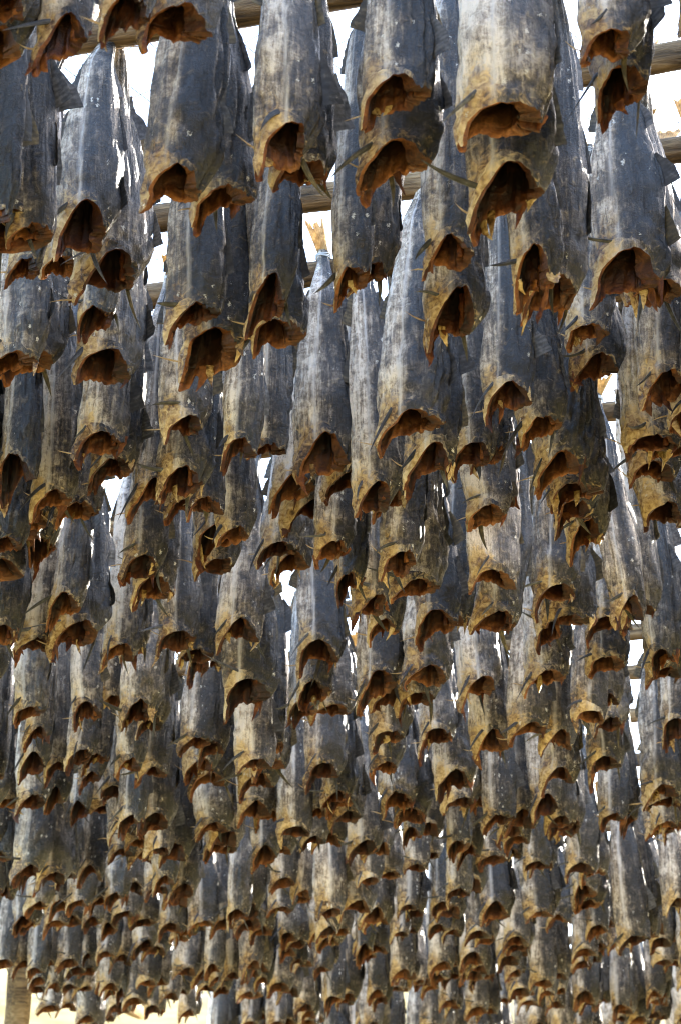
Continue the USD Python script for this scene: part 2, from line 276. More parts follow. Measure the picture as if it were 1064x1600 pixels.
def cod_parts(rng, W, L, ha, hood, tail_off, lod=2, strip=False, bare=False, fin_up=None, fat=None, gape=1.0):
    """Parts of one fish hung by its tail, head cut off. Local frame: z = 0 at its lowest tip, -y faces the viewer,
    -x is the belly, +x the back. tail_off: how far in y the tail lies from the body's hanging line."""
    nth, nc, nb = ((80, 6, 40), (40, 4, 24), (22, 3, 13))[2 - lod]
    seed = int(rng.integers(1 << 20))
    fat = fat or rng.uniform(.36, .60); mouth_fat = rng.uniform(.42, .95); twist = rng.uniform(-.25, .25)
    th = np.linspace(0, 2 * np.pi, nth, endpoint=False)
    c, s = np.cos(th), np.sin(th)
    # --- the cut edge: z of the rim round the body
    tb = rng.uniform(-.012, .02); seam = rng.uniform(.012, .04) * min(1, ha / .07)
    hd = ha * rng.uniform(.35, .85); hb = ha * rng.uniform(.28, .78) + hood
    skew = rng.uniform(-.15, .3); fl = rng.uniform(.16, .5)
    kn_t = np.array([0.0, .5, np.pi / 2 + .1, np.pi - .75, np.pi - .2, np.pi, np.pi + .2, np.pi + .66, np.pi + 1.1, 1.5 * np.pi + skew, 2 * np.pi - .75, 2 * np.pi])
    kn_z = np.array([hd, hd * .8 + hb * .2, hb, hb * .6 + tb, tb, seam, 0.0, ha * fl, ha * min(.92, fl + .42), ha, ha * rng.uniform(.7, .95) * .6 + hd * .4, hd])
    zr = CubicSpline(kn_t, kn_z, bc_type='periodic')(th)
    jag = (meshkit.noise(np.stack([c * 6, s * 6, c * 0 + seed * .013], 1), seed) - .5) * .028 + (meshkit.noise(np.stack([c * 17, s * 17, c * 0], 1), seed + 5) - .5) * .013
    zr = zr + jag * (0.6 if lod else .4) * (1 - .8 * np.clip(smoothstep(-.25, .5, -s) * smoothstep(-.5, .3, -c), 0, 1))
    zr -= min(zr.min(), 0)
    # --- radii along the body
    tt = np.array([0, .05, .12, .22, .34, .48, .62, .74, .84, .91, .96, 1.0])
    aa = np.array([.93, .97, .99, 1.0, .965, .86, .70, .52, .36, .24, .19, .17]) * W / 2
    bb = np.array([.90, .93, .97, 1.0, .94, .80, .62, .46, .34, .26, .22, .20]) * W / 2 * fat
    aa = aa * (1 + rng.uniform(-.07, .07, len(tt)) * np.linspace(1, .6, len(tt)))
    bb = bb * (1 + rng.uniform(-.12, .12, len(tt))) * np.interp(tt, [0, .2], [mouth_fat, 1])
    fa, fb = CubicSpline(tt, aa), CubicSpline(tt, bb)
    ventral = smoothstep(-.1, .95, -c)                       # 1 at the belly edge
    frontw = smoothstep(-.35, .6, -s)
    band = (.011 + .024 * ventral + .014 * frontw * smoothstep(-.8, .5, -c)) * (W / .14)
    gth = [rng.uniform(0, 2 * np.pi) for _ in range(3)] + [2 * np.pi - rng.uniform(.15, .5)]
    gam = [rng.uniform(.02, .07) for _ in range(3)] + [rng.uniform(.06, .13)]
    crease = rng.uniform(.06, .17)
    bend_x, bend_ph = rng.uniform(-.02, .02), rng.uniform(0, 6)
    pinch = rng.uniform(.05, .5); flare = rng.uniform(.0, .07)
    tilt = rng.uniform(-.02, .02); muscle = rng.uniform(.06, .24)
    slit_top = rng.uniform(.25, .45)

    def shell(zl, inset=0.0, detail=1.0):
        """zl (rows x nth): height above the rim; returns points."""
        z = zr[None] + zl
        t = np.clip(z / L, 0, 1)
        a, b = fa(t), fb(t)
        k = np.ones_like(z)
        P = np.stack([np.broadcast_to(c, z.shape) * 1.1, np.broadcast_to(s, z.shape) * 1.1, z * 7], -1)
        k += (meshkit.fbm(P + seed * .01, 2, seed) - .5) * .24 * detail
        P2 = np.stack([np.broadcast_to(c, z.shape) * 3.6, np.broadcast_to(s, z.shape) * 3.6, z * 3.0], -1)
        k += (meshkit.noise(P2, seed + 9) - .5) * .20 * detail * (.35 + t)
        if lod:
            P3 = np.stack([np.broadcast_to(c, z.shape) * 5, np.broadcast_to(s, z.shape) * 5, z * 42], -1)
            k += (meshkit.noise(P3, seed + 3) - .5) * .10 * detail * np.exp(-((zl - .05) / .06) ** 2)
            P4 = np.stack([np.broadcast_to(c, z.shape) * 2.4, np.broadcast_to(s, z.shape) * 2.4, z * 22], -1)
            k += (meshkit.noise(P4, seed + 4) - .5) * .075 * detail
        # sharp creases where the skin has dried and sunk
        Pc_ = np.stack([np.broadcast_to(c, z.shape) * 2.6, np.broadcast_to(s, z.shape) * 2.6, z * 3.2], -1)
        k -= crease * np.exp(-((meshkit.noise(Pc_, seed + 21) - .5) / .035) ** 2) * smoothstep(.02, .10, zl)
        Pd_ = np.stack([np.broadcast_to(c, z.shape) * 1.7, np.broadcast_to(s, z.shape) * 1.7, z * 14], -1)
        k -= .5 * crease * np.exp(-((meshkit.noise(Pd_, seed + 22) - .5) / .04) ** 2)
        for g0, ga in zip(gth, gam):
            dth = np.angle(np.exp(1j * (th - g0 - .0)))
            k -= (ga * np.exp(-(dth / .17) ** 2))[None] * (.35 + .9 * t)
        # slit along the belly where it was gutted
        dv = np.angle(np.exp(1j * (th - np.pi)))
        k -= (.16 * np.exp(-(dv / .11) ** 2))[None] * (1 - smoothstep(slit_top - .1, slit_top, t))
        # groove behind the collar bone, then the bone itself
        cw = np.clip(ventral * .7 + frontw * .5, 0, 1)[None]
        k -= .055 * cw * np.exp(-((zl - band[None] * 1.7) / .016) ** 2)
        k += .05 * cw * np.exp(-((zl - band[None] * .55) / .014) ** 2)
        k += flare * cw * np.clip(1 - zl / .04, 0, 1)
        k -= pinch * (smoothstep(.2, .95, c) * np.clip(1 - zl / .07, 0, 1) ** 1.5 if zl.ndim == 1 else smoothstep(.2, .95, c)[None] * np.clip(1 - zl / .07, 0, 1) ** 1.5)
        x, y = a * c * k, b * s * k
        tw = (twist * (1 - t))
        x, y = x * np.cos(tw) - y * np.sin(tw), x * np.sin(tw) + y * np.cos(tw)
        if inset is not 0.0:
            ln = np.hypot(x, y) + 1e-9
            q = np.clip(1 - inset / ln, .05, 1); x, y = x * q, y * q
        # flatten the flank a little
        y = np.sign(y) * np.abs(y) ** .94 * (W * .3) ** .06
        x = x + bend_x * np.sin(t * 3.1 + bend_ph) + tilt * (1 - t) * .5
        y = y + tail_off * smoothstep(.74, .98, t)
        return np.stack([x, y, z], -1), t

    out = []
    # --- rows: collar band, then skin up to the tail
    u = np.linspace(0, 1, nc + 1)[:, None]
    zc = u * band[None]
    ub = (np.linspace(0, 1, nb + 1) ** 1.35)[:, None]
    zb = band[None] + ub * (L - zr - band)[None]
    def masks(zl, t):
        lat = 1.5 * np.pi - .22 + .1 * np.sin(t * 5 + bend_ph)     # the lateral line on the flank
        lat2 = .5 * np.pi + .22
        ll = np.exp(-((th[None] - lat) / .05) ** 2) + np.exp(-((th[None] - lat2) / .05) ** 2)
        ll = ll * smoothstep(.08, .16, t) * (1 - smoothstep(.8, .95, t)) * lat_strength
        bel = (.36 * (1 - smoothstep(-.15, .9, c)))[None] + (.70 * smoothstep(-.15, .55, -c))[None] * (1 - .35 * smoothstep(.5, .9, t)) * bel_strength
        ex = np.clip(zl - band[None], 0, None)
        cr = np.exp(-(ex / (.008 + .042 * ventral[None])) ** 1.3) * (.10 + .95 * np.clip(ventral * 1.2 + frontw * .15 - .04, 0, 1))[None]
        return np.stack([bel + 0 * t, np.clip(cr, 0, 1), np.clip(ll, 0, 1)], -1)
    lat_strength, bel_strength = rng.uniform(.5, 1.35), rng.uniform(.5, 1.35)
    Pc, tc_ = shell(zc); mc = masks(zc, tc_)
    Pb, tb_ = shell(zb); mb = masks(zb, tb_)
    # close the tail end
    vb = np.vstack([Pb.reshape(-1, 3), Pb[-1].mean(0)]); fb_ = grid_faces(nb + 1, nth)
    fb_ = np.vstack([fb_[:, [0, 1, 2]], fb_[:, [0, 2, 3]]]); e = nb * nth; j = np.arange(nth)
    fb_ = np.vstack([fb_, np.stack([e + j, e + (j + 1) % nth, np.full(nth, len(vb) - 1)], 1)])
    out.append(('body', vb, fb_, SKIN, np.vstack([mb.reshape(-1, 3), mb[-1, 0]])))
    out.append(('collar', Pc.reshape(-1, 3), grid_faces(nc + 1, nth), SKIN, mc.reshape(-1, 3)))
    # --- inside
    thick = .0040 + .002 * ventral + (muscle * W) * smoothstep(-.15, .85, c) + .0025 * meshkit.noise(np.stack([c * 4, s * 4, c * 0], 1), seed + 2)
    ni = (9, 7, 4)[2 - lod]
    dep = rng.uniform(.20, .27)
    rows, mi = [], []
    zin = np.linspace(0, 1, ni) ** 1.5 * dep
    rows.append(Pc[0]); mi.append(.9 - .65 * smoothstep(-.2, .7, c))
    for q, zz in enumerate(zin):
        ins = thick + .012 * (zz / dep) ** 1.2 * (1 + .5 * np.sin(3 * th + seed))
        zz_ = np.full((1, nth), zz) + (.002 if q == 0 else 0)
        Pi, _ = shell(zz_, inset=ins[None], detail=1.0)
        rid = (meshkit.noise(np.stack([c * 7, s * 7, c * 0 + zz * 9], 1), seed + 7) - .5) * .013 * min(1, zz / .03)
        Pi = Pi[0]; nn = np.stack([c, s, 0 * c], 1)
        rows.append(Pi - nn * np.clip(rid, -.004, .01)[:, None]); mi.append(np.exp(-zz / (.009 + .009 * smoothstep(-.3, .7, s))) * (.5 + .5 * smoothstep(-.5, .6, s)) * (1 - .6 * smoothstep(-.1, .8, c)))  # amber fades to near-black with depth, putting the shade into the colour
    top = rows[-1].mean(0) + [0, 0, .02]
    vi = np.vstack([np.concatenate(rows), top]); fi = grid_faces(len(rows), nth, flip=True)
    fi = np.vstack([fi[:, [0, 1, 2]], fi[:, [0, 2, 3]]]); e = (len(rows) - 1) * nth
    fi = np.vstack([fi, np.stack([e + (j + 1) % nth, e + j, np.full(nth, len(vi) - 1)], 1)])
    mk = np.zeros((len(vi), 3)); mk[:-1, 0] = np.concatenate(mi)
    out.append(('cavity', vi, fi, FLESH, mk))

    def on(theta, zl):
        """A point on the skin."""
        P, _ = shell(np.full((1, nth), zl)); return P[0][int(round(theta / (2 * np.pi) * nth)) % nth]
    # --- pectoral fin on the near flank, folded and pointing away from the belly
    if rng.random() < .86:
        w = W / .14
        up = rng.uniform(-2.0, .4) if fin_up is None else fin_up
        r0 = on(1.5 * np.pi - rng.uniform(.2, .75), .026 + rng.uniform(0, .018))
        ln = rng.uniform(.06, .11) * w
        v, f, k = blade(r0 + [0, .002, 0], (-1, -.35, up), ln, .010, rng.uniform(.007, .012), .003, bend=(rng.uniform(0, .02), rng.uniform(-.02, .01), rng.uniform(-.035, .02)), side=(rng.uniform(-.4, .4), 1, rng.uniform(-.2, 1.2)), n=9 if lod else 5, m=8 if lod else 5)
        out.append(('pectoral_fin', v, f, FIN_DARK, k))
        # the pectoral fin of the far flank hangs below the opening
        if rng.random() < .55:
            r1 = on(.5 * np.pi + rng.uniform(-.7, .4), .02)
            v, f, k = blade(r1, (rng.uniform(-.3, .5), rng.uniform(.0, .35), -1), rng.uniform(.06, .10) * w, .008, rng.uniform(.009, .015), .0025, bend=(rng.uniform(-.015, .025), 0, 0), side=(.3, 1, 0), n=9 if lod else 5, m=8 if lod else 5)
            out.append(('pectoral_fin', v, f, FIN_OLIVE if rng.random() < .65 else FIN_DARK, k))
    if lod and rng.random() < .75:
        r2 = on(np.pi + rng.uniform(-.1, .3), .012 + rng.uniform(0, .04))
        v, f, k = blade(r2, (-1, rng.uniform(-.6, .1), rng.uniform(-.35, .6)), rng.uniform(.02, .05) * W / .14, .004, .0042, .0016, bend=(0, 0, rng.uniform(-.01, .015)))
        out.append(('pelvic_fin', v, f, FIN_CREAM, k))
    # --- fins along the back and belly edge
    nf = 3 if lod else 2
    for q in range(nf):
        z0 = L * (.2 + .21 * q + rng.uniform(-.03, .03)); z1 = z0 + L * rng.uniform(.12, .17)
        ns = 6 if lod else 4
        zs = np.linspace(z0, z1, ns); base, outs = [], []
        tall = rng.random() < .2
        hgt = rng.uniform(.028, .042) if tall else rng.uniform(.007, .019) * W / .14
        yy = rng.uniform(-.3, .3) if tall else rng.uniform(-1.2, 1.2)
        for i, zz in enumerate(zs):
            P, _ = shell(np.full((1, nth), 0) + np.clip(zz - zr, 0, None)[None]); base.append(P[0][0] * [.985, 1, 1])
            outs.append(np.array([1, yy, rng.uniform(.25, .5)]) * hgt * np.interp(i / (ns - 1), [0, .35, 1], [1.0, .8, .15]))
        v, f, k = fan(base, outs, .0006, rng, na=13 if lod else 6, jag=.1)
        out.append(('dorsal_fin', v, f, FIN_DARK if rng.random() < .75 else FIN_OLIVE, k))
    if lod:
        for q in range(2):
            z0 = L * (.46 + .2 * q); z1 = z0 + L * .13
            zs = np.linspace(z0, z1, 5); base, outs = [], []
            hgt = rng.uniform(.012, .03) * W / .14; yy = rng.uniform(-.4, .4)
            for i, zz in enumerate(zs):
                P, _ = shell(np.clip(zz - zr, 0, None)[None]); base.append(P[0][nth // 2] * [.985, 1, 1])
                outs.append(np.array([-1, yy, .4]) * hgt * np.interp(i / 4, [0, .35, 1], [1, .8, .15]))
            v, f, k = fan(base, outs, .0012, rng, na=11)
            out.append(('anal_fin', v, f, FIN_OLIVE, k))
    # --- the tail, spread out above the pole
    xr = rng.uniform(.010, .026); n = 5
    xs = np.linspace(-1, 1, n)
    lean = rng.uniform(-.03, .03)
    base = [np.array([x * W * .085, tail_off, L - .012]) for x in xs]
    outs = [np.array([x * xr + lean, rng.uniform(-.015, .015) - tail_off * .8, (.06 + .02 * abs(x)) * (W / .14) * rng.uniform(.9, 1.1)]) for x in xs]
    v, f, k = fan(base, outs, .0015, rng, na=15 if lod else 7, jag=.3)
    out.append(('tail_fin', v, f, FIN_TAN, k))
    if strip:
        r3 = on(.5 * np.pi + .2, .01) + np.array([W * .12, -.01, 0])
        u_ = np.linspace(0, 1, 14)
        p = r3 + np.stack([.012 * np.sin(u_ * 5), -.006 * np.sin(u_ * 7), -.12 * u_ + .03], 1)
        v, f = tube(p, np.interp(u_, [0, .5, .85, 1], [.006, .0065, .006, .001]) * (1 + .25 * np.sin(u_ * 23)), n=7, squash=.6)
        k = np.zeros((len(v), 3)); k[:, 0] = .75
        out.append(('flesh_strip', v, f, FLESH, k))
    nscrap = int(rng.integers(0, 5)) if lod == 2 else int(rng.integers(0, 3)) if lod else 0
    for q in range(nscrap):                  # torn scraps of flesh and skin round the edge
        P0, _ = shell(np.full((1, nth), .004)); it = int(rng.choice([rng.uniform(.3, .46), rng.uniform(.1, .35), rng.uniform(.52, .62), rng.uniform(.9, 1.05)]) * nth) % nth
        r4 = P0[0][it]; rim_in = np.array([-c[it], -s[it], 0])
        u_ = np.linspace(0, 1, 7)
        ln = rng.uniform(.022, .060) * W / .14
        p = r4 + rim_in * .004 + np.stack([rng.uniform(-.016, .016) * u_ ** 2, rng.uniform(-.014, .014) * u_ ** 2, -ln * u_ + .014], 1) + rim_in * (rng.uniform(-.006, .014) * u_)[:, None]
        wv = rng.uniform(.005, .013)
        v, f = tube(p, np.interp(u_, [0, .25, .6, 1], [wv, wv * 1.1, wv * rng.uniform(.4, .9), .0008]) * (1 + .15 * np.sin(u_ * 17 + q)), n=7, squash=.22, side=(rng.uniform(-.7, .7), 1, 0))
        k = np.zeros((len(v), 3)); k[:, 0] = rng.uniform(.35, 1.0)
        if rng.random() < .6: out.append(('flesh_scrap', v, f, FLESH, k))
        else: k[:, 0] = .2; k[:, 1] = .95; out.append(('skin_flap', v, f, SKIN, k))
    if lod == 2 and rng.random() < .6:       # what is left of the backbone in the opening
        r5, _ = shell(np.full((1, nth), .012), inset=np.full((1, nth), .5 * W * .34)); r5 = r5[0][int(.1 * nth)]
        u_ = np.linspace(0, 1, 6)
        p = r5 + np.stack([0 * u_, 0 * u_, .07 - .075 * u_], 1)
        v, f = tube(p, .0065 * (1 + .25 * np.sin(u_ * 19)), n=8, side=(1, 0, 0))
        k = np.zeros((len(v), 3)); k[:, 0] = .85
        out.append(('backbone', v, f, FLESH, k))
    return out

# ------------------------------------------------------------------ the rack
YAW = math.radians(15.0)
NV = np.array([math.sin(YAW), math.cos(YAW)])        # across the poles, away from the camera
UV = np.array([math.cos(YAW), -math.sin(YAW)])       # along the poles, to the right
ZM = CAM[2] + 1.89                                   # usual height of the cut ends
ZP = CAM[2] + 2.61                                   # height of the poles
OFF = 0.066                                          # half the distance between the two fish of a pair
ROWS = [2.28, 2.68, 3.10, 3.50, 3.82, 4.12, 4.44, 4.78, 5.11, 5.55, 6.0, 6.5, 7.0, 7.5]
_r = np.random.default_rng(5)
while ROWS[-1] < 13.4: ROWS.append(ROWS[-1] + .60 + _r.uniform(-.05, .05))

def place(sv, r): return np.array([sv * NV[0] + r * UV[0], sv * NV[1] + r * UV[1]])
def ray(px, py):
    return FWD * FPX + RGT * (px - IW / 2) + UPV * (IH / 2 - py)
def project(P):
    d = np.asarray(P, float) - CAM; w = d @ FWD
    return IW / 2 + FPX * (d @ RGT) / w, IH / 2 - FPX * (d @ UPV) / w, w

# ground and hill: one sheet to the horizon
gx = np.concatenate([-np.geomspace(600, 6, 34), np.linspace(-5, 5, 12), np.geomspace(6, 600, 34)])
gy = np.concatenate([-np.geomspace(600, 6, 24), np.linspace(-5, 20, 14), np.geomspace(21, 700, 60)])
X, Y = np.meshgrid(gx, gy); P = np.stack([X, Y, 0 * X], -1)
Z = 15.5 * smoothstep(28, 78, Y) * (1 + .18 * (meshkit.fbm(P / 22.0, 3, 4) - .5)) + .012 * np.clip(Y - 78, 0, None)
Z += .25 * (meshkit.fbm(P / 3.0, 3, 8) - .5) * smoothstep(12, 30, np.hypot(X, Y - 6))
tag(add_mesh('ground', np.stack([X, Y, Z], -1).reshape(-1, 3), grid_faces(len(gy), len(gx), wrap=False), HILLM), kind='structure')

ORD = ['zeroth', 'first', 'second', 'third', 'fourth', 'fifth', 'sixth', 'seventh', 'eighth', 'ninth', 'tenth', 'eleventh', 'twelfth', 'thirteenth', 'fourteenth', 'fifteenth',
       'sixteenth', 'seventeenth', 'eighteenth', 'nineteenth', 'twentieth', 'twenty-first', 'twenty-second', 'twenty-third', 'twenty-fourth', 'twenty-fifth', 'twenty-sixth', 'twenty-seventh',
       'twenty-eighth', 'twenty-ninth', 'thirtieth', 'thirty-first', 'thirty-second', 'thirty-third', 'thirty-fourth']

def log(name, length, r0, r1, seed, material, loc, rotz, axis='x', bow=.02):
    rng = np.random.default_rng(seed)
    n, mseg = max(12, int(length / .09)), 16
    u = np.linspace(0, 1, n); p = np.zeros((n, 3)); p[:, 0] = (u - .5) * length
    p[:, 1] = bow * np.sin(u * rng.uniform(3, 7) + rng.uniform(0, 6)); p[:, 2] = bow * .5 * np.sin(u * rng.uniform(3, 9) + rng.uniform(0, 6))
    r = r0 + (r1 - r0) * u
    v, f = tube(p, r, n=mseg, side=(0, 0, 1))
    q = v.copy(); ctr = np.vstack([np.repeat(p, mseg, 0), p[:1], p[-1:]])
    k = 1 + .34 * (meshkit.fbm(np.stack([v[:, 0] * 5, v[:, 1] * 30, v[:, 2] * 30], 1), 3, seed) - .5)
    for _ in range(int(length * 1.6)):       # knots
        kx, ka = rng.uniform(-.5, .5) * length, rng.uniform(0, 6.3)
        d = (v[:, 0] - kx) ** 2 / .0009 + (np.angle(np.exp(1j * (np.arctan2(v[:, 2] - ctr[:, 2], v[:, 1] - ctr[:, 1]) - ka)))) ** 2 / .12
        k += .14 * np.exp(-d)
    v = ctr + (v - ctr) * k[:, None]
    if axis == 'z': v = v[:, [2, 1, 0]] * [-1, 1, 1]
    g = add_mesh(name, v, f, material)
    x = UsdGeom.Xformable(g); x.AddTranslateOp().Set(Gf.Vec3d(*map(float, loc))); x.AddRotateZOp().Set(float(rotz))
    return g

def frame_r(sv, px, zz=None):
    """r on row sv seen at picture column px, at the height of the poles' fish."""
    d = ray(px, 800); a = (d[:2] @ NV); t = sv / a
    return float((d[:2] * t) @ UV)

RPOST = -5.4
for j, sv in enumerate(ROWS):
    ra, rb = frame_r(sv, 0) - 1.0, frame_r(sv, IW) + 2.3
    ra = max(ra, RPOST - .35)
    rm = (ra + rb) / 2; c = place(sv, rm)
    g = log('drying_pole', rb - ra, .036, .030, 100 + j, WOOD, (c[0], c[1], ZP), -math.degrees(YAW))
    tag(g, f'peeled round wooden drying pole that carries the {ORD[j + 1]} row of hanging cod', 'pole', 'horizontal drying poles')
for k, (rr, s0, s1, word) in enumerate([(RPOST, 8.2, 14.2, 'left'), (2.45, 1.9, 14.2, 'right')]):
    c = place((s0 + s1) / 2, rr)
    g = log('support_beam', s1 - s0, .06, .055, 300 + k, POST_WOOD, (c[0], c[1], ZP - .098), 90 - math.degrees(YAW), bow=.008)
    tag(g, f'thick log beam under the {word} ends of the drying poles', 'beam', 'beams carrying the poles')
for k, (rr, sv) in enumerate([(-4.66, 10.3)]):
    c = place(sv, rr); h = ZP - .16
    g = log('support_post', h + .3, .082, .070, 320 + k, POST_WOOD, (c[0], c[1], (h - .3) / 2), 20, axis='z', bow=.01)
    tag(g, 'stout upright wooden post at the lower left behind the fish', 'post')

# ------------------------------------------------------------------ the bird net over the rack
vs, fs, n = [], [], 0
rng = np.random.default_rng(77)
for dirx, diry in ((.62, .78), (-.74, .67)):
    nx, ny = -diry, dirx
    for k in range(-44, 75):
        o = k * .155 + rng.uniform(-.03, .03)
        base = np.array([0, 7.0]) + np.array([nx, ny]) * o * 1.0
        t = np.linspace(-7, 7, 36)
        p = np.stack([base[0] + dirx * t, base[1] + diry * t, 0 * t], 1)
        keep = (p[:, 1] > 3.3) & (p[:, 1] < 12.8) & (np.abs(p[:, 0]) < 2.6)
        if keep.sum() < 3: continue
        p = p[keep]
        p[:, 2] = ZP + .30 + .16 * (meshkit.noise(p * .8, 3) - .5) + rng.uniform(-.01, .01)
        p[:, :2] += .03 * (rng.random((len(p), 2)) - .5)
        v, f = tube(p, .0011, n=3, side=(0, 0, 1), caps=False)
        f = f.astype(int); vs.append(v); fs.append(f + n); n += len(v)
tag(add_mesh('bird_net', np.vstack(vs), np.vstack(fs), NETM, smooth=False), 'thin dark bird net of crossing threads stretched above the poles', 'net')

# ------------------------------------------------------------------ the fish read off the photograph: (left, right, top of the opening, lowest tip)
# (xl,xr,apex,low) front, back or None
H=[
((-30,48,-25,60),(48,140,15,122)),((160,240,-10,65),(205,335,5,87)),
((-45,28,320,362),None),((0,72,398,447),None),((85,190,285,412),(105,237,395,482)),
((230,350,255,335),(280,392,300,358)),((395,500,185,290),(428,532,245,303)),
((562,672,112,202),(557,687,228,307)),((700,866,160,238),(742,882,265,370)),((905,1017,42,107),(920,1032,112,188)),
((-40,66,560,594),(10,112,556,600)),((115,192,478,526),(128,228,545,607)),((250,345,468,538),(262,376,522,606)),
((386,466,408,525),(388,478,495,556)),((525,592,410,478),(560,624,408,452)),((650,742,370,437),(670,768,455,560)),
((797,882,375,485),(808,915,432,505)),((930,1056,365,478),None),
((-15,66,710,796),None),((45,130,753,814),(88,165,785,828)),((125,205,683,735),(134,216,715,772)),((200,270,755,820),None),
((250,333,648,700),(250,338,726,787)),((336,400,685,740),(394,445,688,718)),((460,560,650,755),None),((425,500,745,808),(440,535,780,842)),
((547,628,748,812),None),((595,705,640,712),(628,716,698,778)),((750,838,596,663),None),((700,778,692,752),None),
((890,968,503,542),(892,976,560,607)),((1000,1085,572,646),None),((835,937,712,768),None),((868,946,778,840),(875,956,815,884)),
((972,1072,683,720),None),((985,1070,720,766),(993,1075,793,832)),
((-30,45,838,868),None),((0,72,815,851),None),((65,140,925,982),(72,172,970,1037)),((190,266,866,915),(208,276,900,960)),((243,310,985,1030),None),
((155,216,1005,1050),None),((-30,48,975,1016),None),((335,405,970,1027),(342,430,1062,1129)),
((297,345,770,820),None),((300,397,830,886),(308,386,872,908)),
((396,470,845,891),(416,490,868,913)),((490,560,852,895),(512,590,892,941)),((546,622,928,978),None),((600,672,862,914),(604,692,908,943)),
((642,724,962,1012),None),((720,795,786,831),None),((728,818,888,934),(742,825,955,997)),((836,918,915,974),None),((955,1022,928,988),None),
((452,532,1003,1060),(455,526,1068,1106)),((550,622,1050,1119),None),((628,706,1042,1084),(634,706,1083,1121)),((720,798,1060,1117),(740,806,1140,1187)),
((845,900,980,1020),(830,905,1048,1089)),((912,985,975,1012),(918,990,1026,1056)),((1006,1072,1018,1058),(1010,1080,1045,1077)),
((15,82,1108,1134),(33,80,1140,1176)),((113,165,1095,1142),None),((188,270,1095,1140),(215,272,1118,1154)),((100,150,1176,1213),None),((120,168,1212,1242),None),((172,230,1184,1214),None),
((270,355,1190,1226),(300,372,1215,1255)),((295,336,1028,1074),None),((393,456,1182,1224),(376,445,1215,1254)),((464,552,1192,1242),None),
((578,640,1150,1180),(578,635,1188,1216)),((594,657,1238,1280),None),((655,720,1150,1198),(672,742,1212,1254)),((682,760,1248,1277),None),
((832,908,1120,1174),(843,905,1203,1247)),((925,988,1118,1156),(922,984,1193,1240)),((1000,1075,1228,1267),None),((1033,1085,1128,1174),None),
]

STRIPS = {(797, 882, 375, 485)}
fish = []            # dicts: row, side, r, z tip, W, L, ha ...
taken = {}
def free(j, r, gap=.105):
    return all(abs(r - q) > gap for q in taken.get(j, []))
rng = np.random.default_rng(11)
def hang(q, sv):
    cx = (q[0] + q[1]) / 2; d = ray(cx, q[3]); t = sv / (d[:2] @ NV); P = CAM + d * t
    w = d @ FWD * t / FPX * FPX
    depth = t * FPX
    return float(P[:2] @ UV), float(P[2]), (q[1] - q[0]) * depth / FPX, (q[3] - q[2]) * depth / FPX / .93
for h in H:
    q = h[0]; d = ray((q[0] + q[1]) / 2, q[3]); P = d * (ZM - CAM[2]) / d[2]; s_est = float(P[:2] @ NV)
    if h[1] is not None:
        q1 = h[1]; d = ray((q1[0] + q1[1]) / 2, q1[3]); P = d * (ZM - CAM[2]) / d[2]; s_est = (s_est + OFF + float(P[:2] @ NV) - OFF) / 2
    else: s_est += OFF
    best = min(range(len(ROWS)), key=lambda j: abs(ROWS[j] - s_est) + (0 if free(j, hang(q, ROWS[j] - OFF)[0]) else .45))
    r, z, W, hp = hang(q, ROWS[best] - OFF)
    taken.setdefault(best, []).append(r)
    W = float(np.clip(W * 1.05, .095, .168))
    fish.append(dict(j=best, side=0, r=r, z=z, W=W, ha=float(np.clip(hp - .018, .03, .12)), hero=True, strip=q in STRIPS, q=q, pair=(best, r)))
    if h[1] is not None:
        r2, z2, W2, hp2 = hang(h[1], ROWS[best] + OFF)
    else:
        r2, z2, W2, hp2 = r + rng.uniform(.0, .045), z + rng.uniform(-.01, .10), W * rng.uniform(.9, 1.08), rng.uniform(.05, .09)
    W2 = float(np.clip(W2 * 1.06, .10, .18))
    fish.append(dict(j=best, side=1, r=r2, z=z2, W=W2, ha=float(np.clip(hp2 - .018, .03, .12)), hero=True, strip=False, q=h[1], pair=(best, r)))

# the rows further back, too small to read one by one: pairs side by side along each pole
SHADE_ROWS = [-6.4, -5.8, -5.2, -4.6, -4.0, -3.5, -3.0, -2.5, -2.0, -1.6, -1.2, -.8, -.4, 0.0, .36, .72, 1.1, 1.48, 1.88]                 # unseen rows added over and behind the camera to block sky light
for sv in SHADE_ROWS:
    r = -1.9 if sv > -3.2 else .45  # rows farther back stop short on the left, leaving sky open for highlights
    while r < 3.2:
        r += rng.uniform(.165, .225)
        z = ZM + rng.normal(0, .04); W = rng.uniform(.115, .155)
        for sd in (0, 1):
            xy = place(sv + (OFF if sd else -OFF), r)
            px, py, w = project([xy[0], xy[1], z - .05])
            if w > .2 and -80 < px < IW + 80 and py > -70: continue
            if w <= .2 and sv > -.3 and abs(r) < .4: continue
            fish.append(dict(j=-1, sv=sv, side=sd, r=r, z=z, W=W, ha=.06, hero=False, px=px, py=py, inx=False, pair=(-1, r)))
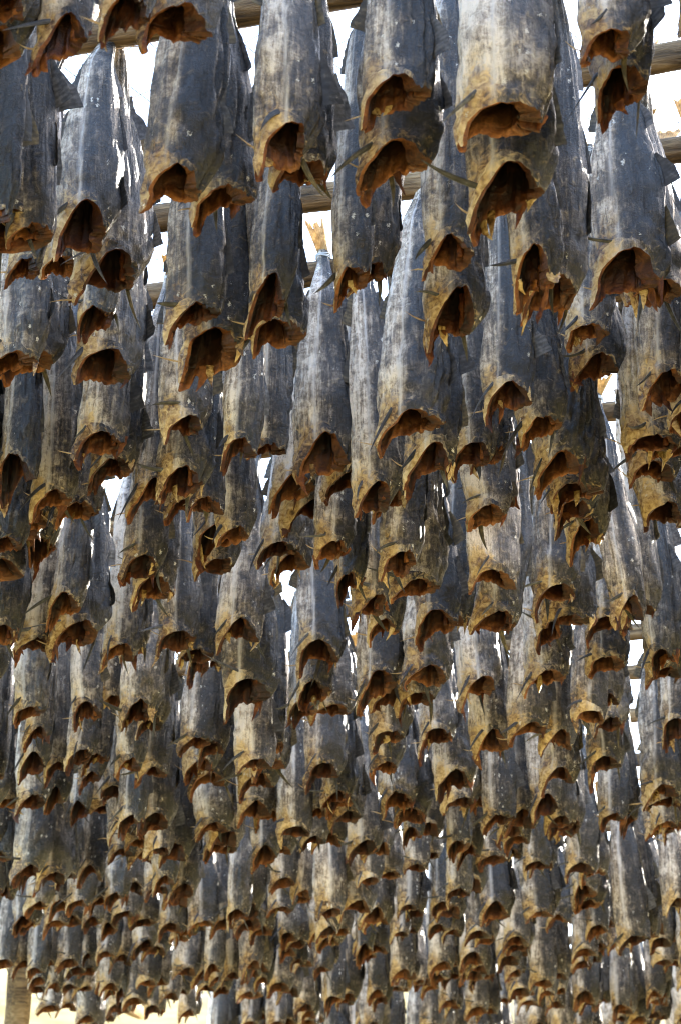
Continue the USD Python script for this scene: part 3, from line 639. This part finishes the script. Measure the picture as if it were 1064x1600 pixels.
for j, sv in enumerate(ROWS):
    ra, rb = frame_r(sv, -60) - .7, frame_r(sv, IW + 60) + 2.2
    r = ra + rng.uniform(0, .15)
    while r < rb:
        r += rng.uniform(.165, .225)
        z = ZM + rng.normal(0, .07)
        xy = place(sv - OFF, r); px, py, w = project([xy[0], xy[1], z])
        inx = -45 < px < IW + 45
        if r < RPOST - .15: continue
        if inx and (py < 1135 or not free(j, r, .135)): continue
        if inx and py < 40: continue
        if px < 48 and py > 1540: continue
        if px < 330 and py > 1622: continue
        if rng.random() < .05: continue
        W = rng.uniform(.125, .170)
        fish.append(dict(j=j, side=0, r=r, z=z, W=W, ha=rng.uniform(.04, .09), hero=False, px=px, py=py, inx=inx, pair=(j, r)))
        fish.append(dict(j=j, side=1, r=r + rng.uniform(-.01, .05), z=z + rng.uniform(-.03, .07), W=W * rng.uniform(.9, 1.1), ha=.06, hero=False, px=px, py=py, inx=inx, pair=(j, r)))

for f in fish:
    f['L'] = ZP + .03 - f['z']
    xy = place(f.get('sv', ROWS[f['j']]) + (OFF if f['side'] else -OFF), f['r']); f['xy'] = xy
    px, py, w = project([xy[0], xy[1], f['z']]); f['px'], f['py'], f['size'] = px, py, f['W'] / w
    f['yaw'] = -math.degrees(YAW) + rng.normal(0, 13 if f['hero'] else 21); f['lx'], f['ly'] = rng.normal(0, 1.0), rng.normal(0, 1.5)
heroes = [f for f in fish if f['hero']]
far = sorted([f for f in fish if not f['hero'] and f['inx'] and f['py'] < 1720], key=lambda f: -f['size'])
NONE = max(0, 300 - len(heroes))
single, mass = far[:NONE], far[NONE:] + [f for f in fish if not f['hero'] and not (f['inx'] and f['py'] < 1720)]

# numbers along each pole, counted from the left, over the pairs in view
order = {}
for f in heroes + single:
    order.setdefault(f['j'], set()).add(f['pair'][1])
order = {j: {r: i + 1 for i, r in enumerate(sorted(v))} for j, v in order.items()}
jmap = {j: i + 1 for i, j in enumerate(sorted(order))}
def describe(f):
    w = 'broad' if f['W'] > .15 else 'slim' if f['W'] < .112 else 'grey'
    mth = 'deep arched opening' if f['ha'] > .075 else 'low flat opening' if f['ha'] < .045 else 'open cut end'
    if f.get('strip'): mth = 'red strip dangling'
    k = order.get(f['j'], {}).get(f['pair'][1], 1)
    return f"{w} dried cod, {mth}, {'rear' if f['side'] else 'front'} of {ORD[min(k, 34)]} pair from left, {ORD[jmap.get(f['j'], 1)]} pole"

GROUP = 'headless cod hung to dry in pairs'
def cod_root(f, sc=None):
    x = UsdGeom.Xform.Define(stage, numbered('/World', 'dried_cod'))
    x.AddTranslateOp().Set(Gf.Vec3d(float(f['xy'][0]), float(f['xy'][1]), float(f['z'])))
    x.AddRotateXYZOp().Set(Gf.Vec3f(float(f['lx']), float(f['ly']), float(f['yaw'])))
    if sc is not None: x.AddScaleOp().Set(Gf.Vec3f(*map(float, sc)))
    return tag(x.GetPrim(), describe(f), 'dried cod', GROUP)
def build_parts(path, parts):
    for name, v, fc, material, mask in parts: add_mesh(name, v, fc, material, path, mask)

def string_mesh():
    u_ = np.linspace(0, 2 * np.pi, 15)
    vs, fs, n = [], [], 0
    for k in range(3):
        p = np.stack([.019 * np.cos(u_), .020 * np.sin(u_), .004 * k + .002 * np.sin(u_ * 2 + k)], 1)
        v, f = tube(p, .0018, n=5, side=(0, 0, 1)); vs.append(v); fs.append(f + n); n += len(v)
    return np.vstack(vs), np.vstack(fs)
SV, SF = string_mesh()

for i, f in enumerate(heroes):
    rng_f = np.random.default_rng(1000 + i)
    root = cod_root(f)
    off = -OFF + .012 if f['side'] else OFF - .012
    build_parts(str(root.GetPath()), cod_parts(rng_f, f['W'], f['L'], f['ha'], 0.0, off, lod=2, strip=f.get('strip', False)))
    if not f['side']:
        add_mesh('tail_string', SV + [0, OFF - .002, f['L'] - .02], SF, STRING, str(root.GetPath()))

KINDS = []
for k in range(36):
    rng_k = np.random.default_rng(500 + k)
    p = f'/World/cod_kind_{k:03d}'
    stage.CreateClassPrim(p)
    side = k % 2
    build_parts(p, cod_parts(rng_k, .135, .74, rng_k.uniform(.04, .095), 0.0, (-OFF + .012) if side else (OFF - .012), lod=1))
    KINDS.append(p)
for f in single:
    k = 2 * int(rng.integers(18)) + f['side']
    root = cod_root(f, (f['W'] / .135, f['W'] / .135 * rng.uniform(.9, 1.1), f['L'] / .74))
    root.GetReferences().AddInternalReference(KINDS[k]); root.SetInstanceable(True)

# everything behind: too many and too small to pick out, what hangs beside the frame, and the added shading rows
pi = UsdGeom.PointInstancer.Define(stage, '/World/more_dried_cod')
protos = []
for k in range(20):
    rng_k = np.random.default_rng(700 + k)
    p = f'/World/more_dried_cod/kind_{k:03d}'
    UsdGeom.Xform.Define(stage, p); side = k % 2
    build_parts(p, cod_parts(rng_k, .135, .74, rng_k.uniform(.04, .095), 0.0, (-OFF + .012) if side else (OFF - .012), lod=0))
    protos.append(p)
pi.CreatePrototypesRel().SetTargets([Sdf.Path(p) for p in protos])
pi.CreateProtoIndicesAttr([2 * int(rng.integers(10)) + f['side'] for f in mass])
pi.CreatePositionsAttr(Vt.Vec3fArray([Gf.Vec3f(float(f['xy'][0]), float(f['xy'][1]), float(f['z'])) for f in mass]))
pi.CreateOrientationsAttr(Vt.QuathArray([Gf.Quath(math.cos(math.radians(f['yaw']) / 2), 0, 0, math.sin(math.radians(f['yaw']) / 2)) for f in mass]))
pi.CreateScalesAttr(Vt.Vec3fArray([Gf.Vec3f(f['W'] / .135, f['W'] / .135, f['L'] / .74) for f in mass]))
tag(pi.GetPrim(), 'crowded mass of small dried cod on the farthest poles, with unseen rows added for shade', 'dried cod', kind='stuff')
print('heroes', len(heroes), 'single', len(single), 'mass', len(mass), 'rows', len(ROWS))
